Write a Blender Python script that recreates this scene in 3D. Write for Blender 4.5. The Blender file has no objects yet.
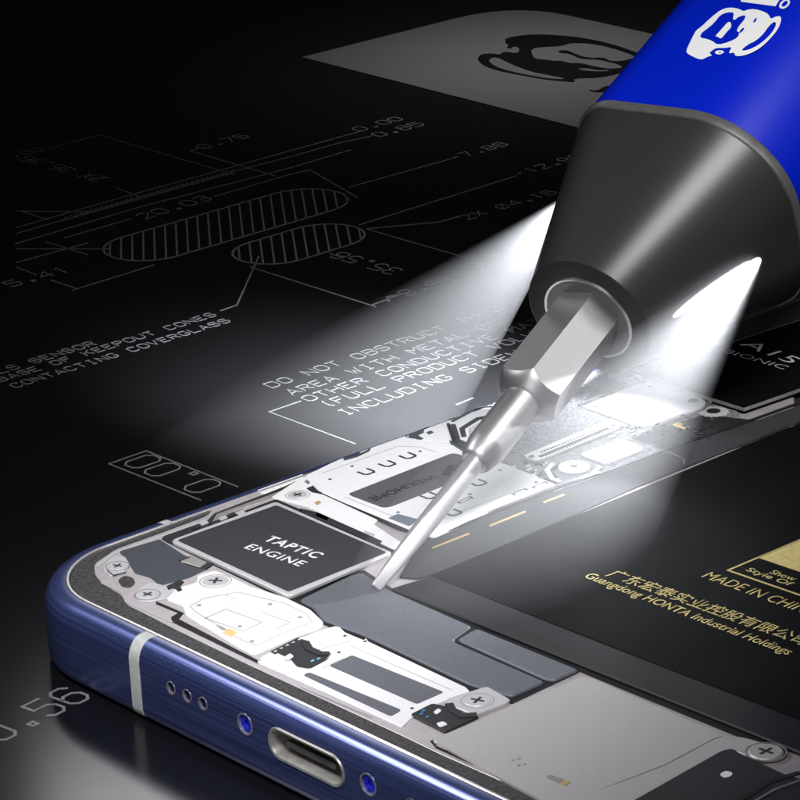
import bpy, bmesh, math, random
import numpy as np
from mathutils import Vector, Matrix
random.seed(7)
S = bpy.context.scene
COL = S.collection
S.unit_settings.system = 'METRIC'
S.unit_settings.scale_length = 0.01          # one unit is one centimetre

# ------------------------------------------------------------------ camera
F, EL, AZ, RO = 3246.45, .35438455, -7.1510374, 6.33064279
D0 = 28.5
def _rx(a): c, s = math.cos(a), math.sin(a); return np.array([[1,0,0],[0,c,-s],[0,s,c]])
def _rz(a): c, s = math.cos(a), math.sin(a); return np.array([[c,-s,0],[s,c,0],[0,0,1]])
R = _rz(RO) @ _rx(-(math.pi/2-EL)) @ _rz(AZ)          # world -> camera
CAM = -(R.T @ np.array([(134-400)/F, (400-705)/F, -1.0])) * D0
def at(px, py, z=0.0):
    """world point of height z seen at a photo pixel"""
    d = R.T @ np.array([px-400, 400-py, -F])
    return CAM + d*((z-CAM[2])/d[2])
def onplane(px, py, p0, n):
    d = R.T @ np.array([px-400, 400-py, -F])
    return CAM + d*(np.dot(p0-CAM, n)/np.dot(d, n))
def proj(p):
    q = R @ (np.array(p)-CAM); return np.array([400+F*q[0]/-q[2], 400-F*q[1]/-q[2]]), -q[2]

cd = bpy.data.cameras.new('camera'); cam = bpy.data.objects.new('camera', cd); COL.objects.link(cam)
cd.sensor_width = 36; cd.lens = F/800*36; cd.clip_start = 1; cd.clip_end = 2000
M4 = Matrix([list(R.T[i])+[CAM[i]] for i in range(3)]+[[0,0,0,1]])
cam.matrix_world = M4
S.camera = cam

# ------------------------------------------------------------------ materials
def mat(name, col, rough=.5, metal=0., noise=None, bump=None, spec=.5, coat=0., speck=None, stretch=(1,1,1)):
    m = bpy.data.materials.new(name); m.use_nodes = True
    nt = m.node_tree; b = nt.nodes['Principled BSDF']
    b.inputs['Base Color'].default_value = (*col, 1)
    b.inputs['Roughness'].default_value = rough
    b.inputs['Metallic'].default_value = metal
    b.inputs['Specular IOR Level'].default_value = spec
    b.inputs['Coat Weight'].default_value = coat
    b.inputs['Coat Roughness'].default_value = .08
    tc = nt.nodes.new('ShaderNodeTexCoord'); mp = nt.nodes.new('ShaderNodeMapping')
    mp.inputs['Scale'].default_value = stretch
    nt.links.new(tc.outputs['Object'], mp.inputs['Vector'])
    if noise:
        sc, amt = noise
        n = nt.nodes.new('ShaderNodeTexNoise'); n.inputs['Scale'].default_value = sc; n.inputs['Detail'].default_value = 6
        nt.links.new(mp.outputs['Vector'], n.inputs['Vector'])
        r = nt.nodes.new('ShaderNodeValToRGB')
        r.color_ramp.elements[0].position = .3; r.color_ramp.elements[1].position = .7
        r.color_ramp.elements[0].color = (*[c*(1-amt) for c in col], 1)
        r.color_ramp.elements[1].color = (*[min(1, c*(1+amt)) for c in col], 1)
        nt.links.new(n.outputs['Fac'], r.inputs['Fac']); nt.links.new(r.outputs['Color'], b.inputs['Base Color'])
        rr = nt.nodes.new('ShaderNodeMapRange'); rr.inputs['To Min'].default_value = max(.02, rough-.08); rr.inputs['To Max'].default_value = min(1, rough+.1)
        nt.links.new(n.outputs['Fac'], rr.inputs['Value']); nt.links.new(rr.outputs['Result'], b.inputs['Roughness'])
    if bump:
        sc, st = bump
        n2 = nt.nodes.new('ShaderNodeTexNoise'); n2.inputs['Scale'].default_value = sc; n2.inputs['Detail'].default_value = 4
        nt.links.new(mp.outputs['Vector'], n2.inputs['Vector'])
        bp = nt.nodes.new('ShaderNodeBump'); bp.inputs['Strength'].default_value = st; bp.inputs['Distance'].default_value = .02
        nt.links.new(n2.outputs['Fac'], bp.inputs['Height']); nt.links.new(bp.outputs['Normal'], b.inputs['Normal'])
    return m
def emit(name, col, s):
    m = bpy.data.materials.new(name); m.use_nodes = True
    b = m.node_tree.nodes['Principled BSDF']
    b.inputs['Base Color'].default_value = (.8,.8,.8,1)
    b.inputs['Emission Color'].default_value = (*col, 1); b.inputs['Emission Strength'].default_value = s
    return m
MT = dict(
    table = mat('table_black', (.0055,.0055,.006), .19, spec=.4),
    ink = mat('print_grey', (.17,.17,.175), .6, noise=(9,.25)),
    ink_in_beam = mat('print_beam_toned', (.046,.046,.048), .6, noise=(9,.2)),  # darker copy of the print, toned down where the beam falls
    ink_dim = mat('print_dark_grey', (.14,.14,.143), .6, noise=(9,.25)),
    card = mat('card_grey', (.080,.077,.078), .6, noise=(90,.06), spec=.2),
    cardink = mat('card_black', (.002,.002,.002), .6, spec=.05),
    chassis = mat('chassis_silver', (.52,.47,.49), .38, .45, noise=(6,.12)),
    steel = mat('plate_silver', (.60,.59,.60), .42, .35, noise=(70,.06), bump=(110,.03)),
    white = mat('plate_white', (.84,.83,.84), .5, .05, noise=(40,.03)),
    shield = mat('shield_bright', (.86,.86,.88), .4, .05, noise=(40,.03)),
    dark = mat('dark_plastic', (.014,.014,.017), .5, noise=(14,.3)),
    gap = mat('gap_black', (.008,.008,.009), .7),
    pad = mat('grey_pad', (.055,.06,.075), .55, noise=(8,.12)),
    gplate = mat('grey_grained_plate', (.13,.135,.16), .5, .2, noise=(70,.22), bump=(120,.06)),
    taptic = mat('taptic_black', (.026,.027,.034), .45, .2, noise=(60,.15)),
    battery = mat('battery_black', (.005,.005,.006), .5, spec=.03, noise=(2,.1)),
    battrim = mat('battery_edge', (.013,.013,.0145), .4, spec=.15),
    rail = mat('rail_grey', (.042,.042,.045), .6, 0, spec=.08, noise=(3,.12)),
    module = mat('module_silver', (.52,.505,.51), .48, .35, noise=(60,.10), bump=(110,.06)),
    board = mat('board_grey', (.20,.20,.22), .6, noise=(38,.75), bump=(45,.5)),
    gold = mat('gold', (.80,.58,.24), .35, .6, noise=(8,.1)),
    brass = mat('dull_brass', (.42,.30,.12), .45, .3, noise=(12,.2)),
    goldink = mat('gold_print', (.72,.60,.24), .45, .3, noise=(30,.15)),
    whiteink = mat('white_print', (.85,.85,.86), .5),
    greyink = mat('grey_print', (.75,.75,.76), .5),
    label = mat('label_grey', (.10,.10,.115), .5, .1, noise=(30,.12)),
    labelink = mat('label_print', (.022,.022,.026), .5),
    gasket = mat('gasket_grey', (.05,.048,.05), .8, noise=(26,.6), bump=(60,.4)),
    lip = mat('lip_silver', (.72,.68,.68), .25, .8),
    antenna = mat('antenna_grey', (.50,.51,.50), .45, noise=(12,.12)),
    port = mat('port_grey', (.38,.36,.34), .4, .5, noise=(10,.15)),
    portin = mat('port_inside', (.11,.105,.10), .5, .2, noise=(10,.3)),
    screwblue = mat('screw_blue', (.03,.05,.75), .2, .4, coat=.5),
    hole = mat('hole_dark', (.02,.022,.04), .6),
    teal = mat('teal_contact', (.12,.45,.55), .4),
    bluec = mat('blue_contact', (.03,.18,.45), .4),
    bluechip = mat('chip_slate', (.13,.16,.21), .45),
    bit = mat('bit_steel', (.56,.545,.55), .38, .9, noise=(60,.04)),
    blade = mat('blade_steel', (.62,.61,.63), .34, .72, noise=(60,.04)),
    cone = mat('nose_black', (.036,.0345,.0345), .33, .15, spec=.4),
    band = mat('band_grey', (.20,.195,.19), .35, .6, noise=(8,.1)),
    ring = mat('ring_steel', (.70,.69,.69), .25, .9),
    socket = mat('socket_grey', (.20,.20,.205), .45, .5),
    body = mat('body_blue', (.0005,.013,.46), .42, 0, noise=(80,.05), spec=.12, bump=(160,.02)),
    led = emit('led_white', (.95,.97,1), 9.0),
)
# brushed blue aluminium of the frame: fine lines running round the side
def frame_mat():
    m = mat('frame_blue', (.09,.12,.34), .32, .7, coat=.8)
    nt = m.node_tree; b = nt.nodes['Principled BSDF']; b.inputs['Coat Roughness'].default_value = .22
    tc = nt.nodes.new('ShaderNodeTexCoord'); mp = nt.nodes.new('ShaderNodeMapping')
    mp.inputs['Scale'].default_value = (.3,.3,60)
    nt.links.new(tc.outputs['Object'], mp.inputs['Vector'])
    n = nt.nodes.new('ShaderNodeTexNoise'); n.inputs['Scale'].default_value = 1.0; n.inputs['Detail'].default_value = 3
    nt.links.new(mp.outputs['Vector'], n.inputs['Vector'])
    n3 = nt.nodes.new('ShaderNodeTexNoise'); n3.inputs['Scale'].default_value = 70
    nt.links.new(tc.outputs['Object'], n3.inputs['Vector'])
    r = nt.nodes.new('ShaderNodeValToRGB'); r.color_ramp.elements[0].position=.34; r.color_ramp.elements[1].position=.64
    r.color_ramp.elements[0].color=(.046,.064,.21,1); r.color_ramp.elements[1].color=(.11,.15,.40,1)
    mx = nt.nodes.new('ShaderNodeMath'); mx.operation='MULTIPLY_ADD'; mx.inputs[1].default_value=.25; mx.inputs[2].default_value=-.125
    ad = nt.nodes.new('ShaderNodeMath'); ad.operation='ADD'
    nt.links.new(n3.outputs['Fac'], mx.inputs[0]); nt.links.new(n.outputs['Fac'], ad.inputs[0]); nt.links.new(mx.outputs[0], ad.inputs[1])
    nt.links.new(ad.outputs[0], r.inputs['Fac']); nt.links.new(r.outputs['Color'], b.inputs['Base Color'])
    bp = nt.nodes.new('ShaderNodeBump'); bp.inputs['Strength'].default_value=.18; bp.inputs['Distance'].default_value=.01
    nt.links.new(ad.outputs[0], bp.inputs['Height']); nt.links.new(bp.outputs['Normal'], b.inputs['Normal'])
    return m
MT['frame'] = frame_mat()

# ------------------------------------------------------------------ object helpers
def link(name, me, m, parent=None, smooth=None):
    o = bpy.data.objects.new(name, me); COL.objects.link(o)
    if m is not None and not me.materials: me.materials.append(MT[m] if isinstance(m, str) else m)
    if parent is not None: o.parent = parent
    if smooth is not None:
        for p in me.polygons: p.use_smooth = True
        me.set_sharp_from_angle(angle=math.radians(smooth))
    return o
def obj(name, bm, m, parent=None, smooth=None):
    me = bpy.data.meshes.new(name); bmesh.ops.recalc_face_normals(bm, faces=bm.faces[:]); bm.to_mesh(me); bm.free()
    return link(name, me, m, parent, smooth)
def thing(name, label, cat, group=None, loc=(0,0,0)):
    o = bpy.data.objects.new(name, None); COL.objects.link(o); o.location = loc
    o['label'] = label; o['category'] = cat
    if group: o['group'] = group
    return o
def round_poly(pts, r, n=4):
    """round the corners of a 2-D polygon"""
    if r <= 0: return [np.array(p[:2]) for p in pts]
    out = []; N = len(pts)
    for i in range(N):
        p = np.array(pts[i][:2]); a = np.array(pts[i-1][:2]); b = np.array(pts[(i+1)%N][:2])
        da, db = a-p, b-p; la, lb = np.linalg.norm(da), np.linalg.norm(db)
        k = min(r, la*.45, lb*.45)
        p0, p1 = p+da/la*k, p+db/lb*k
        for j in range(n+1):
            t = j/n; out.append((1-t)**2*p0+2*t*(1-t)*p+t*t*p1)
    return out
def prism(bm, pts, z1, z0, bev=0.0):
    """closed prism over a 2-D outline with a chamfered top edge"""
    a = sum(pts[i][0]*pts[(i+1)%len(pts)][1]-pts[(i+1)%len(pts)][0]*pts[i][1] for i in range(len(pts)))
    if a < 0: pts = pts[::-1]
    N = len(pts)
    bot = [bm.verts.new((p[0], p[1], z0)) for p in pts]
    if bev > 0:
        ins = []
        for i in range(N):
            p, q, s = np.array(pts[i]), np.array(pts[i-1]), np.array(pts[(i+1)%N])
            t = (s-q); t = t/(np.linalg.norm(t)+1e-9); ins.append(p+np.array([-t[1], t[0]])*bev)
        mid = [bm.verts.new((p[0], p[1], z1-bev)) for p in pts]
        top = [bm.verts.new((p[0], p[1], z1)) for p in ins]
        rings = [bot, mid, top]
    else:
        top = [bm.verts.new((p[0], p[1], z1)) for p in pts]; rings = [bot, top]
    for A, B in zip(rings, rings[1:]):
        for i in range(N): bm.faces.new((A[i], A[(i+1)%N], B[(i+1)%N], B[i]))
    ft = bm.faces.new(top); fb = bm.faces.new(bot[::-1])
    ft.normal_update(); fb.normal_update()
    bmesh.ops.triangulate(bm, faces=[ft, fb])
def plate(name, px, z, m, parent, th=.03, r=.03, bev=.006):
    """a flat part whose outline is given in photo pixels on the plane of its top"""
    pts = [np.maximum(at(x, y, z)[:2], (X0+.17, Y0+.21)) for x, y in px]
    bm = bmesh.new(); prism(bm, round_poly(pts, r), z, z-th, bev)
    return obj(name, bm, m, parent)
def plate_xy(name, pts, z, m, parent, th=.03, r=.03, bev=.006):
    bm = bmesh.new(); prism(bm, round_poly(pts, r), z, z-th, bev); return obj(name, bm, m, parent)
def circle(c, r, n=32): return [np.array([c[0]+r*math.cos(2*math.pi*k/n), c[1]+r*math.sin(2*math.pi*k/n)]) for k in range(n)]
def ribbon(bm, pts, w, z, th=.003, closed=False):
    """a thin raised line following 2-D points (mitred)"""
    P = [np.array(p[:2]) for p in pts]; N = len(P)
    L, Rr = [], []
    for i in range(N):
        a = P[i-1] if (i > 0 or closed) else None; b = P[(i+1)%N] if (i < N-1 or closed) else None
        d1 = (P[i]-a)/(np.linalg.norm(P[i]-a)+1e-9) if a is not None else None
        d2 = (b-P[i])/(np.linalg.norm(b-P[i])+1e-9) if b is not None else None
        d = d1 if d2 is None else d2 if d1 is None else d1+d2
        d = d/(np.linalg.norm(d)+1e-9); n = np.array([-d[1], d[0]])
        ref = d1 if d1 is not None else d2
        k = 1/max(.45, abs(np.dot(n, [-ref[1], ref[0]])))
        L.append(P[i]+n*w/2*k); Rr.append(P[i]-n*w/2*k)
    def v(p, zz): return bm.verts.new((p[0], p[1], zz))
    rows = [[v(L[i], z-th), v(L[i], z), v(Rr[i], z), v(Rr[i], z-th)] for i in range(N)]
    rng = range(N) if closed else range(N-1)
    for i in rng:
        A, B = rows[i], rows[(i+1)%N]
        for k in range(3): bm.faces.new((A[k], A[k+1], B[k+1], B[k]))
    if not closed:
        bm.faces.new(rows[0]); bm.faces.new(rows[-1][::-1])
def fill_shape(name, loops, m, parent, th=.004):
    """flat shape with holes: loops of 3-D points on one plane (even-odd filled), given thickness upwards"""
    p0 = np.array(loops[0][0]); 
    far = max(loops[0], key=lambda p: np.linalg.norm(np.array(p)-p0)); e1 = np.array(far)-p0; e1 /= np.linalg.norm(e1)
    best = max(loops[0], key=lambda p: np.linalg.norm(np.cross(e1, np.array(p)-p0)))
    n = np.cross(e1, np.array(best)-p0); n /= np.linalg.norm(n)
    if np.dot(n, CAM-p0) < 0: n = -n
    e2 = np.cross(n, e1)
    cu = bpy.data.curves.new(name, 'CURVE'); cu.dimensions = '2D'; cu.fill_mode = 'BOTH'; cu.extrude = th/2
    for lp in loops:
        sp = cu.splines.new('POLY'); sp.points.add(len(lp)-1); sp.use_cyclic_u = True
        for k, p in enumerate(lp):
            d = np.array(p)-p0; sp.points[k].co = (float(np.dot(d, e1)), float(np.dot(d, e2)), 0, 1)
    return curve_to_part(cu, name, m, parent, p0+n*th/2, e1, e2, n)
def curve_to_part(cu, name, m, parent, p0, e1, e2, n, sx=1, sy=1, shift=(0,0)):
    tmp = bpy.data.objects.new('tmp', cu); COL.objects.link(tmp)
    dg = bpy.context.evaluated_depsgraph_get(); me = bpy.data.meshes.new_from_object(tmp.evaluated_get(dg))
    bpy.data.objects.remove(tmp); bpy.data.curves.remove(cu)
    me.materials.clear()
    if sx is None: return me
    for v in me.vertices:
        c = v.co; x, y, z = (c.x-shift[0])*sx, (c.y-shift[1])*sy, c.z
        v.co = Vector(p0+e1*x+e2*y+n*z)
    me.name = name
    return link(name, me, m, parent)
def smooth_loop(pts, it=2):
    P = [np.array(p, float) for p in pts]
    for _ in range(it):
        Q = []
        for i in range(len(P)):
            a, b = P[i], P[(i+1)%len(P)]; Q += [a*.75+b*.25, a*.25+b*.75]
        P = Q
    return P
def lettering(name, text, p_start, p_end, h, z, m, parent, up=None, bold=0., shear=0., th=.003, spacing=1.):
    """font lettering on the plane at height z: baseline from p_start to p_end (3-D), cap height h"""
    cu = bpy.data.curves.new(name, 'FONT'); cu.body = text; cu.size = 1; cu.offset = bold; cu.shear = shear; cu.space_character = spacing; cu.resolution_u = 4
    tmp = bpy.data.objects.new('tmp', cu); COL.objects.link(tmp)
    dg = bpy.context.evaluated_depsgraph_get(); me = bpy.data.meshes.new_from_object(tmp.evaluated_get(dg))
    bpy.data.objects.remove(tmp); bpy.data.curves.remove(cu)
    me.materials.clear()
    xs = [v.co.x for v in me.vertices]; ys = [v.co.y for v in me.vertices]
    x0, x1 = min(xs), max(xs); cap = .729
    if all(ord(c) > 0x2000 for c in text): y0, cap = min(ys), max(ys)-min(ys)
    else: y0 = 0
    a, b = np.array(p_start), np.array(p_end); e1 = (b-a); w = np.linalg.norm(e1); e1 = e1/w
    n = np.array([0,0,1.]); e2 = np.cross(n, e1) if up is None else np.array(up)
    for v in me.vertices:
        c = v.co.copy(); v.co = Vector(a+e1*((c.x-x0)/(x1-x0)*w)+e2*((c.y-y0)/cap*h)+n*.002)
    bm = bmesh.new(); bm.from_mesh(me)
    ext = bmesh.ops.extrude_face_region(bm, geom=bm.faces[:])
    bmesh.ops.translate(bm, verts=[g for g in ext['geom'] if isinstance(g, bmesh.types.BMVert)], vec=(0,0,th-.002))
    bpy.data.meshes.remove(me)
    return obj(name, bm, m, parent)

# stroke lettering of the technical drawing: 4 x 6 grid with cut corners
G = {
 '0':[[(1,0),(3,0),(4,1),(4,5),(3,6),(1,6),(0,5),(0,1),(1,0)]], 'O':[[(1,0),(3,0),(4,1),(4,5),(3,6),(1,6),(0,5),(0,1),(1,0)]],
 '1':[[(1,5),(2,6),(2,0)]], '2':[[(0,5),(1,6),(3,6),(4,5),(4,4),(0,0),(4,0)]], '3':[[(0,5),(1,6),(3,6),(4,5),(4,4),(3,3),(4,2),(4,1),(3,0),(1,0),(0,1)],[(1.5,3),(3,3)]],
 '4':[[(3,0),(3,6),(0,2),(4,2)]], '5':[[(4,6),(0,6),(0,3.5),(3,3.5),(4,2.5),(4,1),(3,0),(1,0),(0,1)]], '6':[[(4,5),(3,6),(1,6),(0,5),(0,1),(1,0),(3,0),(4,1),(4,2.5),(3,3.4),(1,3.4),(0,2.5)]],
 '7':[[(0,6),(4,6),(1.5,0)]], '8':[[(1,3.2),(0,4),(0,5),(1,6),(3,6),(4,5),(4,4),(3,3.2),(1,3.2),(0,2.4),(0,1),(1,0),(3,0),(4,1),(4,2.4),(3,3.2)]], '9':[[(0,1),(1,0),(3,0),(4,1),(4,5),(3,6),(1,6),(0,5),(0,3.6),(1,2.6),(3,2.6),(4,3.6)]],
 '.':[[(1.5,0),(2.6,0),(2.6,1.1),(1.5,1.1),(1.5,0)]], '-':[[(.7,3),(3.3,3)]], 'X':[[(0,0),(4,6)],[(0,6),(4,0)]],
 '#':[[(1,0.4),(3,0.4),(4,1.4),(4,4.6),(3,5.6),(1,5.6),(0,4.6),(0,1.4),(1,0.4)],[(0,-.4),(4,6.4)]],
 'A':[[(0,0),(2,6),(4,0)],[(.7,2),(3.3,2)]], 'B':[[(0,0),(0,6),(3,6),(4,5),(4,4),(3,3.2),(0,3.2)],[(3,3.2),(4,2.4),(4,1),(3,0),(0,0)]], 'C':[[(4,1),(3,0),(1,0),(0,1),(0,5),(1,6),(3,6),(4,5)]],
 'D':[[(0,0),(0,6),(3,6),(4,5),(4,1),(3,0),(0,0)]], 'E':[[(4,0),(0,0),(0,6),(4,6)],[(0,3.2),(3,3.2)]], 'F':[[(0,0),(0,6),(4,6)],[(0,3.2),(3,3.2)]], 'G':[[(4,5),(3,6),(1,6),(0,5),(0,1),(1,0),(3,0),(4,1),(4,2.8),(2.4,2.8)]],
 'H':[[(0,0),(0,6)],[(4,0),(4,6)],[(0,3),(4,3)]], 'I':[[(2,0),(2,6)],[(1,0),(3,0)],[(1,6),(3,6)]], 'K':[[(0,0),(0,6)],[(4,6),(0,2.4)],[(1.4,3.6),(4,0)]], 'L':[[(0,6),(0,0),(4,0)]],
 'M':[[(0,0),(0,6),(2,3),(4,6),(4,0)]], 'N':[[(0,0),(0,6),(4,0),(4,6)]], 'P':[[(0,0),(0,6),(3,6),(4,5),(4,4),(3,3),(0,3)]], 'R':[[(0,0),(0,6),(3,6),(4,5),(4,4),(3,3),(0,3)],[(2,3),(4,0)]],
 'S':[[(0,1),(1,0),(3,0),(4,1),(4,2.4),(3,3.2),(1,3.2),(0,4),(0,5),(1,6),(3,6),(4,5)]], 'T':[[(2,0),(2,6)],[(0,6),(4,6)]], 'U':[[(0,6),(0,1),(1,0),(3,0),(4,1),(4,6)]], 'V':[[(0,6),(2,0),(4,6)]],
 'W':[[(0,6),(1,0),(2,4),(3,0),(4,6)]], 'Y':[[(0,6),(2,3),(4,6)],[(2,3),(2,0)]], '(':[[(3,6.6),(2,5),(2,1),(3,-.6)]], ')':[[(1,6.6),(2,5),(2,1),(1,-.6)]], ' ':[] }
def strokes(bm, text, start, adv, h, dirx, diry, w, z, cw=.72):
    """start: 2-D baseline origin; dirx/diry: unit 2-D vectors; adv: advance; h: height"""
    s = np.array(start[:2])
    for i, ch in enumerate(text):
        for st in G[ch]:
            pts = [s+dirx*(i*adv+p[0]/4*adv*cw)+diry*(p[1]/6*h) for p in st]
            closed = len(st) > 3 and st[0] == st[-1]
            ribbon(bm, pts[:-1] if closed else pts, w, z, closed=closed)

# ================================================================== TABLE
XD, YD = np.array([1.,0.]), np.array([0.,1.])
bm = bmesh.new()
prism(bm, [np.array(p) for p in ((-75,-45),(45,-45),(45,75),(-75,75))], 0.0, -2.0, .2)
table = obj('tabletop', bm, 'table'); table['kind'] = 'structure'
ZT = .004
def dline(bm, pts, w=.02): ribbon(bm, [at(x, y, 0)[:2] for x, y in pts], w, ZT)
def text_px(bm, text, p0, p1, flip=False, w=.016, hk=1.0, n=None):
    a = at(*p0)[:2]; b = at(*p1)[:2]; d = b-a; L = np.linalg.norm(d); d = d/L
    adv = L/(len(text)-.28); u = np.array([-d[1], d[0]])
    strokes(bm, text, a, adv, adv*hk, d, u, w, ZT)
# lettering of the drawing
bm = bmesh.new()
ADV = np.linalg.norm(at(502,309)[:2]-at(272.5,388)[:2])/19.72
for tx, p in (('DO NOT OBSTRUCT THIS',(272.5,388)),('AREA WITH METAL OR',(293,395)),('OTHER CONDUCTIVE MATERIAL',(310,401.5)),('(FULL PRODUCT VOLUME',(327,407.5)),('INCLUDING SIDEWALLS)',(346,415.5))):
    strokes(bm, tx, at(*p)[:2], ADV, ADV*.98, YD, -XD, .017, ZT)
obj('drawing_note', bm, 'ink_in_beam', table)
bm = bmesh.new()
for tx, p0, p1 in (('CONTACTING COVERGLASS',(16,388),(231,321.5)),('BASE OF KEEPOUT CONES',(1.5,382),(217,315.5)),('ALS SENSOR',(-10,377),(97,344.5))):
    text_px(bm, tx, p0, p1)
obj('drawing_note', bm, 'ink', table)
bm = bmesh.new()
text_px(bm, '-7.88', (456,160), (509,145)); text_px(bm, '-12.90', (521,176), (585,157)); text_px(bm, '2X #4.16', (468,220), (558,193))
text_px(bm, '0.75', (204,149), (250,137)); text_px(bm, '20.03', (146,219), (213,199)); text_px(bm, '0.00', (361,131.5), (404,119.5)); text_px(bm, '0.85', (380,137), (425,125))
text_px(bm, '9.98', (408,296), (456,280)); text_px(bm, '5.41', (12,287), (72,271)); text_px(bm, '35.56', (404,270), (343,252)); text_px(bm, '.00', (14,158), (46,150))
text_px(bm, '2X 36.36', (108,178), (30,156)); text_px(bm, '0.00', (224,484), (150,454), hk=1.1, w=.02)
text_px(bm, '0.56', (2,742), (92,697), w=.03, hk=1.25)
obj('drawing_dimension', bm, 'ink', table)
# lines of the drawing
bm = bmesh.new()
for L in ([(15,228),(140,192.5),(290,151),(362,131)], [(15,234),(60,221),(140,197),(232,172),(290,157),(336,144),(372,136)], [(15,244),(140,207),(290,168),(351,150)],
          [(64,238),(131,219)], [(213,197),(288,175)], [(15,263),(88,243)], [(15,249),(111,249)], [(46,242),(88,255)], [(16,267),(36,275)], [(50,280),(76,288.5)], [(72,290.5),(154,265)],
          [(48,149),(99,135),(235,175)], [(205,146.5),(190,151),(275,176)], [(116,188),(140,197)], [(15,211),(95,212)], [(20,211),(48,220)],
          [(348,187.5),(451,159)], [(359,225),(516,176)], [(366,229),(440,222),(460,216)], [(366,229),(494,266)], [(250,267),(376,307)], [(372,305),(402,294)], [(457,276),(490,265)],
          [(330,253.5),(343,258)], [(259,256),(237,305),(220,311)], [(201,500.5),(109,464),(146,451),(238,487)],
          [(288,175),(310,170),(358,198)], [(57,222),(232,173)]):
    dline(bm, L)
for L in ([(402,294),(387,297),(389,301.5)], [(490,265),(478,267),(480,271)]): dline(bm, L, .03)
for k in range(34):                                       # hatched thin band
    t = k/33; x, y = 62+t*166, 219.5-t*46.6
    dline(bm, [(x, y+2.2), (x+5, y-3.5)], .012)
obj('drawing_line', bm, 'ink_dim', table)
bm = bmesh.new()
for L in ([(301,401),(269,412),(355,444)], [(456,405),(473,398)]): dline(bm, L)
obj('drawing_line', bm, 'ink_in_beam', table)
bm = bmesh.new()
def slot(tipL, tipR, topm, botm):
    yl, yr = at(*tipL)[1], at(*tipR)[1]; xt, xb = at(*topm)[0], at(*botm)[0]
    r = abs(xb-xt)/2; xc = (xt+xb)/2
    pts = [np.array([xc+r*math.cos(a), yr-r+r*math.sin(a)]) for a in np.linspace(0, math.pi, 15)]
    pts += [np.array([xc+r*math.cos(a), yl+r+r*math.sin(a)]) for a in np.linspace(math.pi, 2*math.pi, 15)]
    ribbon(bm, pts, .028, ZT, closed=True)
    d = at(202,240)[:2]-at(200,213)[:2]; d /= np.linalg.norm(d); nrm = np.array([-d[1], d[0]])
    sp = abs(np.dot(at(211,228)[:2]-at(200,228)[:2], nrm))
    cs = [np.dot(p, nrm) for p in pts]; c = min(cs)+sp*.6
    while c < max(cs):
        hits = []
        for i in range(len(pts)):
            a, b = np.dot(pts[i], nrm)-c, np.dot(pts[(i+1)%len(pts)], nrm)-c
            if a*b < 0: hits.append(pts[i]+(pts[(i+1)%len(pts)]-pts[i])*a/(a-b))
        if len(hits) >= 2 and np.linalg.norm(hits[0]-hits[1]) > .06: ribbon(bm, [hits[0], hits[1]], .024, ZT)
        c += sp
slot((88,249), (358,198), (205,213.5), (232,240)); slot((220,254), (368,231), (300,227.5), (300,260))
obj('hatched_slot', bm, 'ink_dim', table)

# ================================================================== CARD
CARDZ = .02
card = thing('printed_card', 'dark grey card with a black face emblem lying on the black tabletop behind the screwdriver', 'card', loc=tuple(at(480,70)))
def kid(o, p): o.parent = p; o.matrix_parent_inverse = Matrix.Translation(-Vector(p.location)); return o
pa, pb, pc = at(302,57,CARDZ)[:2], at(514,3.5,CARDZ)[:2], at(575,126.5,CARDZ)[:2]
cl = [pa, pb, pb+(pc-pa)*1.35, pa+(pc-pa)*1.35]
cr = round_poly([cl[1]], 0) 
def corner(a, p, b, r, n=8):
    da, db = (a-p)/np.linalg.norm(a-p)*r, (b-p)/np.linalg.norm(b-p)*r
    return [(1-t)**2*(p+da)+2*t*(1-t)*p+t*t*(p+db) for t in np.linspace(0, 1, n)]
pts = [cl[0]]+corner(cl[0], cl[1], cl[2], 1.3)+corner(cl[1], cl[2], cl[3], .9)+corner(cl[2], cl[3], cl[0], .9)
bm = bmesh.new(); prism(bm, pts, CARDZ, 0.001, .003); kid(obj('card_sheet', bm, 'card'), card)
def cz(l): return [at(460+x/4, 10+y/4, CARDZ) for x, y in smooth_loop(l, 1)]
out = [(70,192),(85,177),(130,174),(160,180),(175,166),(228,175),(240,160),(228,146),(208,148),(205,156),(185,152),(196,140),(182,134),(180,114),(230,104),(300,97),(400,102),(490,111),(600,134),(690,164),(740,185),(740,215),(690,240),(630,257),(560,272),(452,274),(462,290),(410,286),(340,279),(250,263),(160,246),(100,226),(75,207)]
cres = [(115,196),(145,187),(200,215),(280,246),(360,262),(416,272),(416,278),(350,274),(260,259),(160,235),(120,213)]
face = [(285,155),(330,148),(400,146),(445,132),(520,134),(600,150),(690,180),(705,190),(650,205),(600,205),(575,190),(510,192),(460,176),(430,161),(390,163),(400,172),(440,176),(480,196),(540,198),(590,206),(640,220),(652,232),(600,236),(545,228),(480,212),(440,214),(405,203),(385,205),(350,200),(300,196),(288,178)]
mouth = [(465,235),(500,232),(560,242),(600,238),(590,246),(540,246),(500,243)]
kid(fill_shape('emblem', [cz(out), cz(cres), cz(face), cz(mouth)], 'cardink', None), card)
kid(fill_shape('emblem', [cz([(515,318),(535,324),(558,320),(570,308),(620,300),(640,312),(600,322),(560,332),(520,326)])], 'cardink', None), card)

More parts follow.
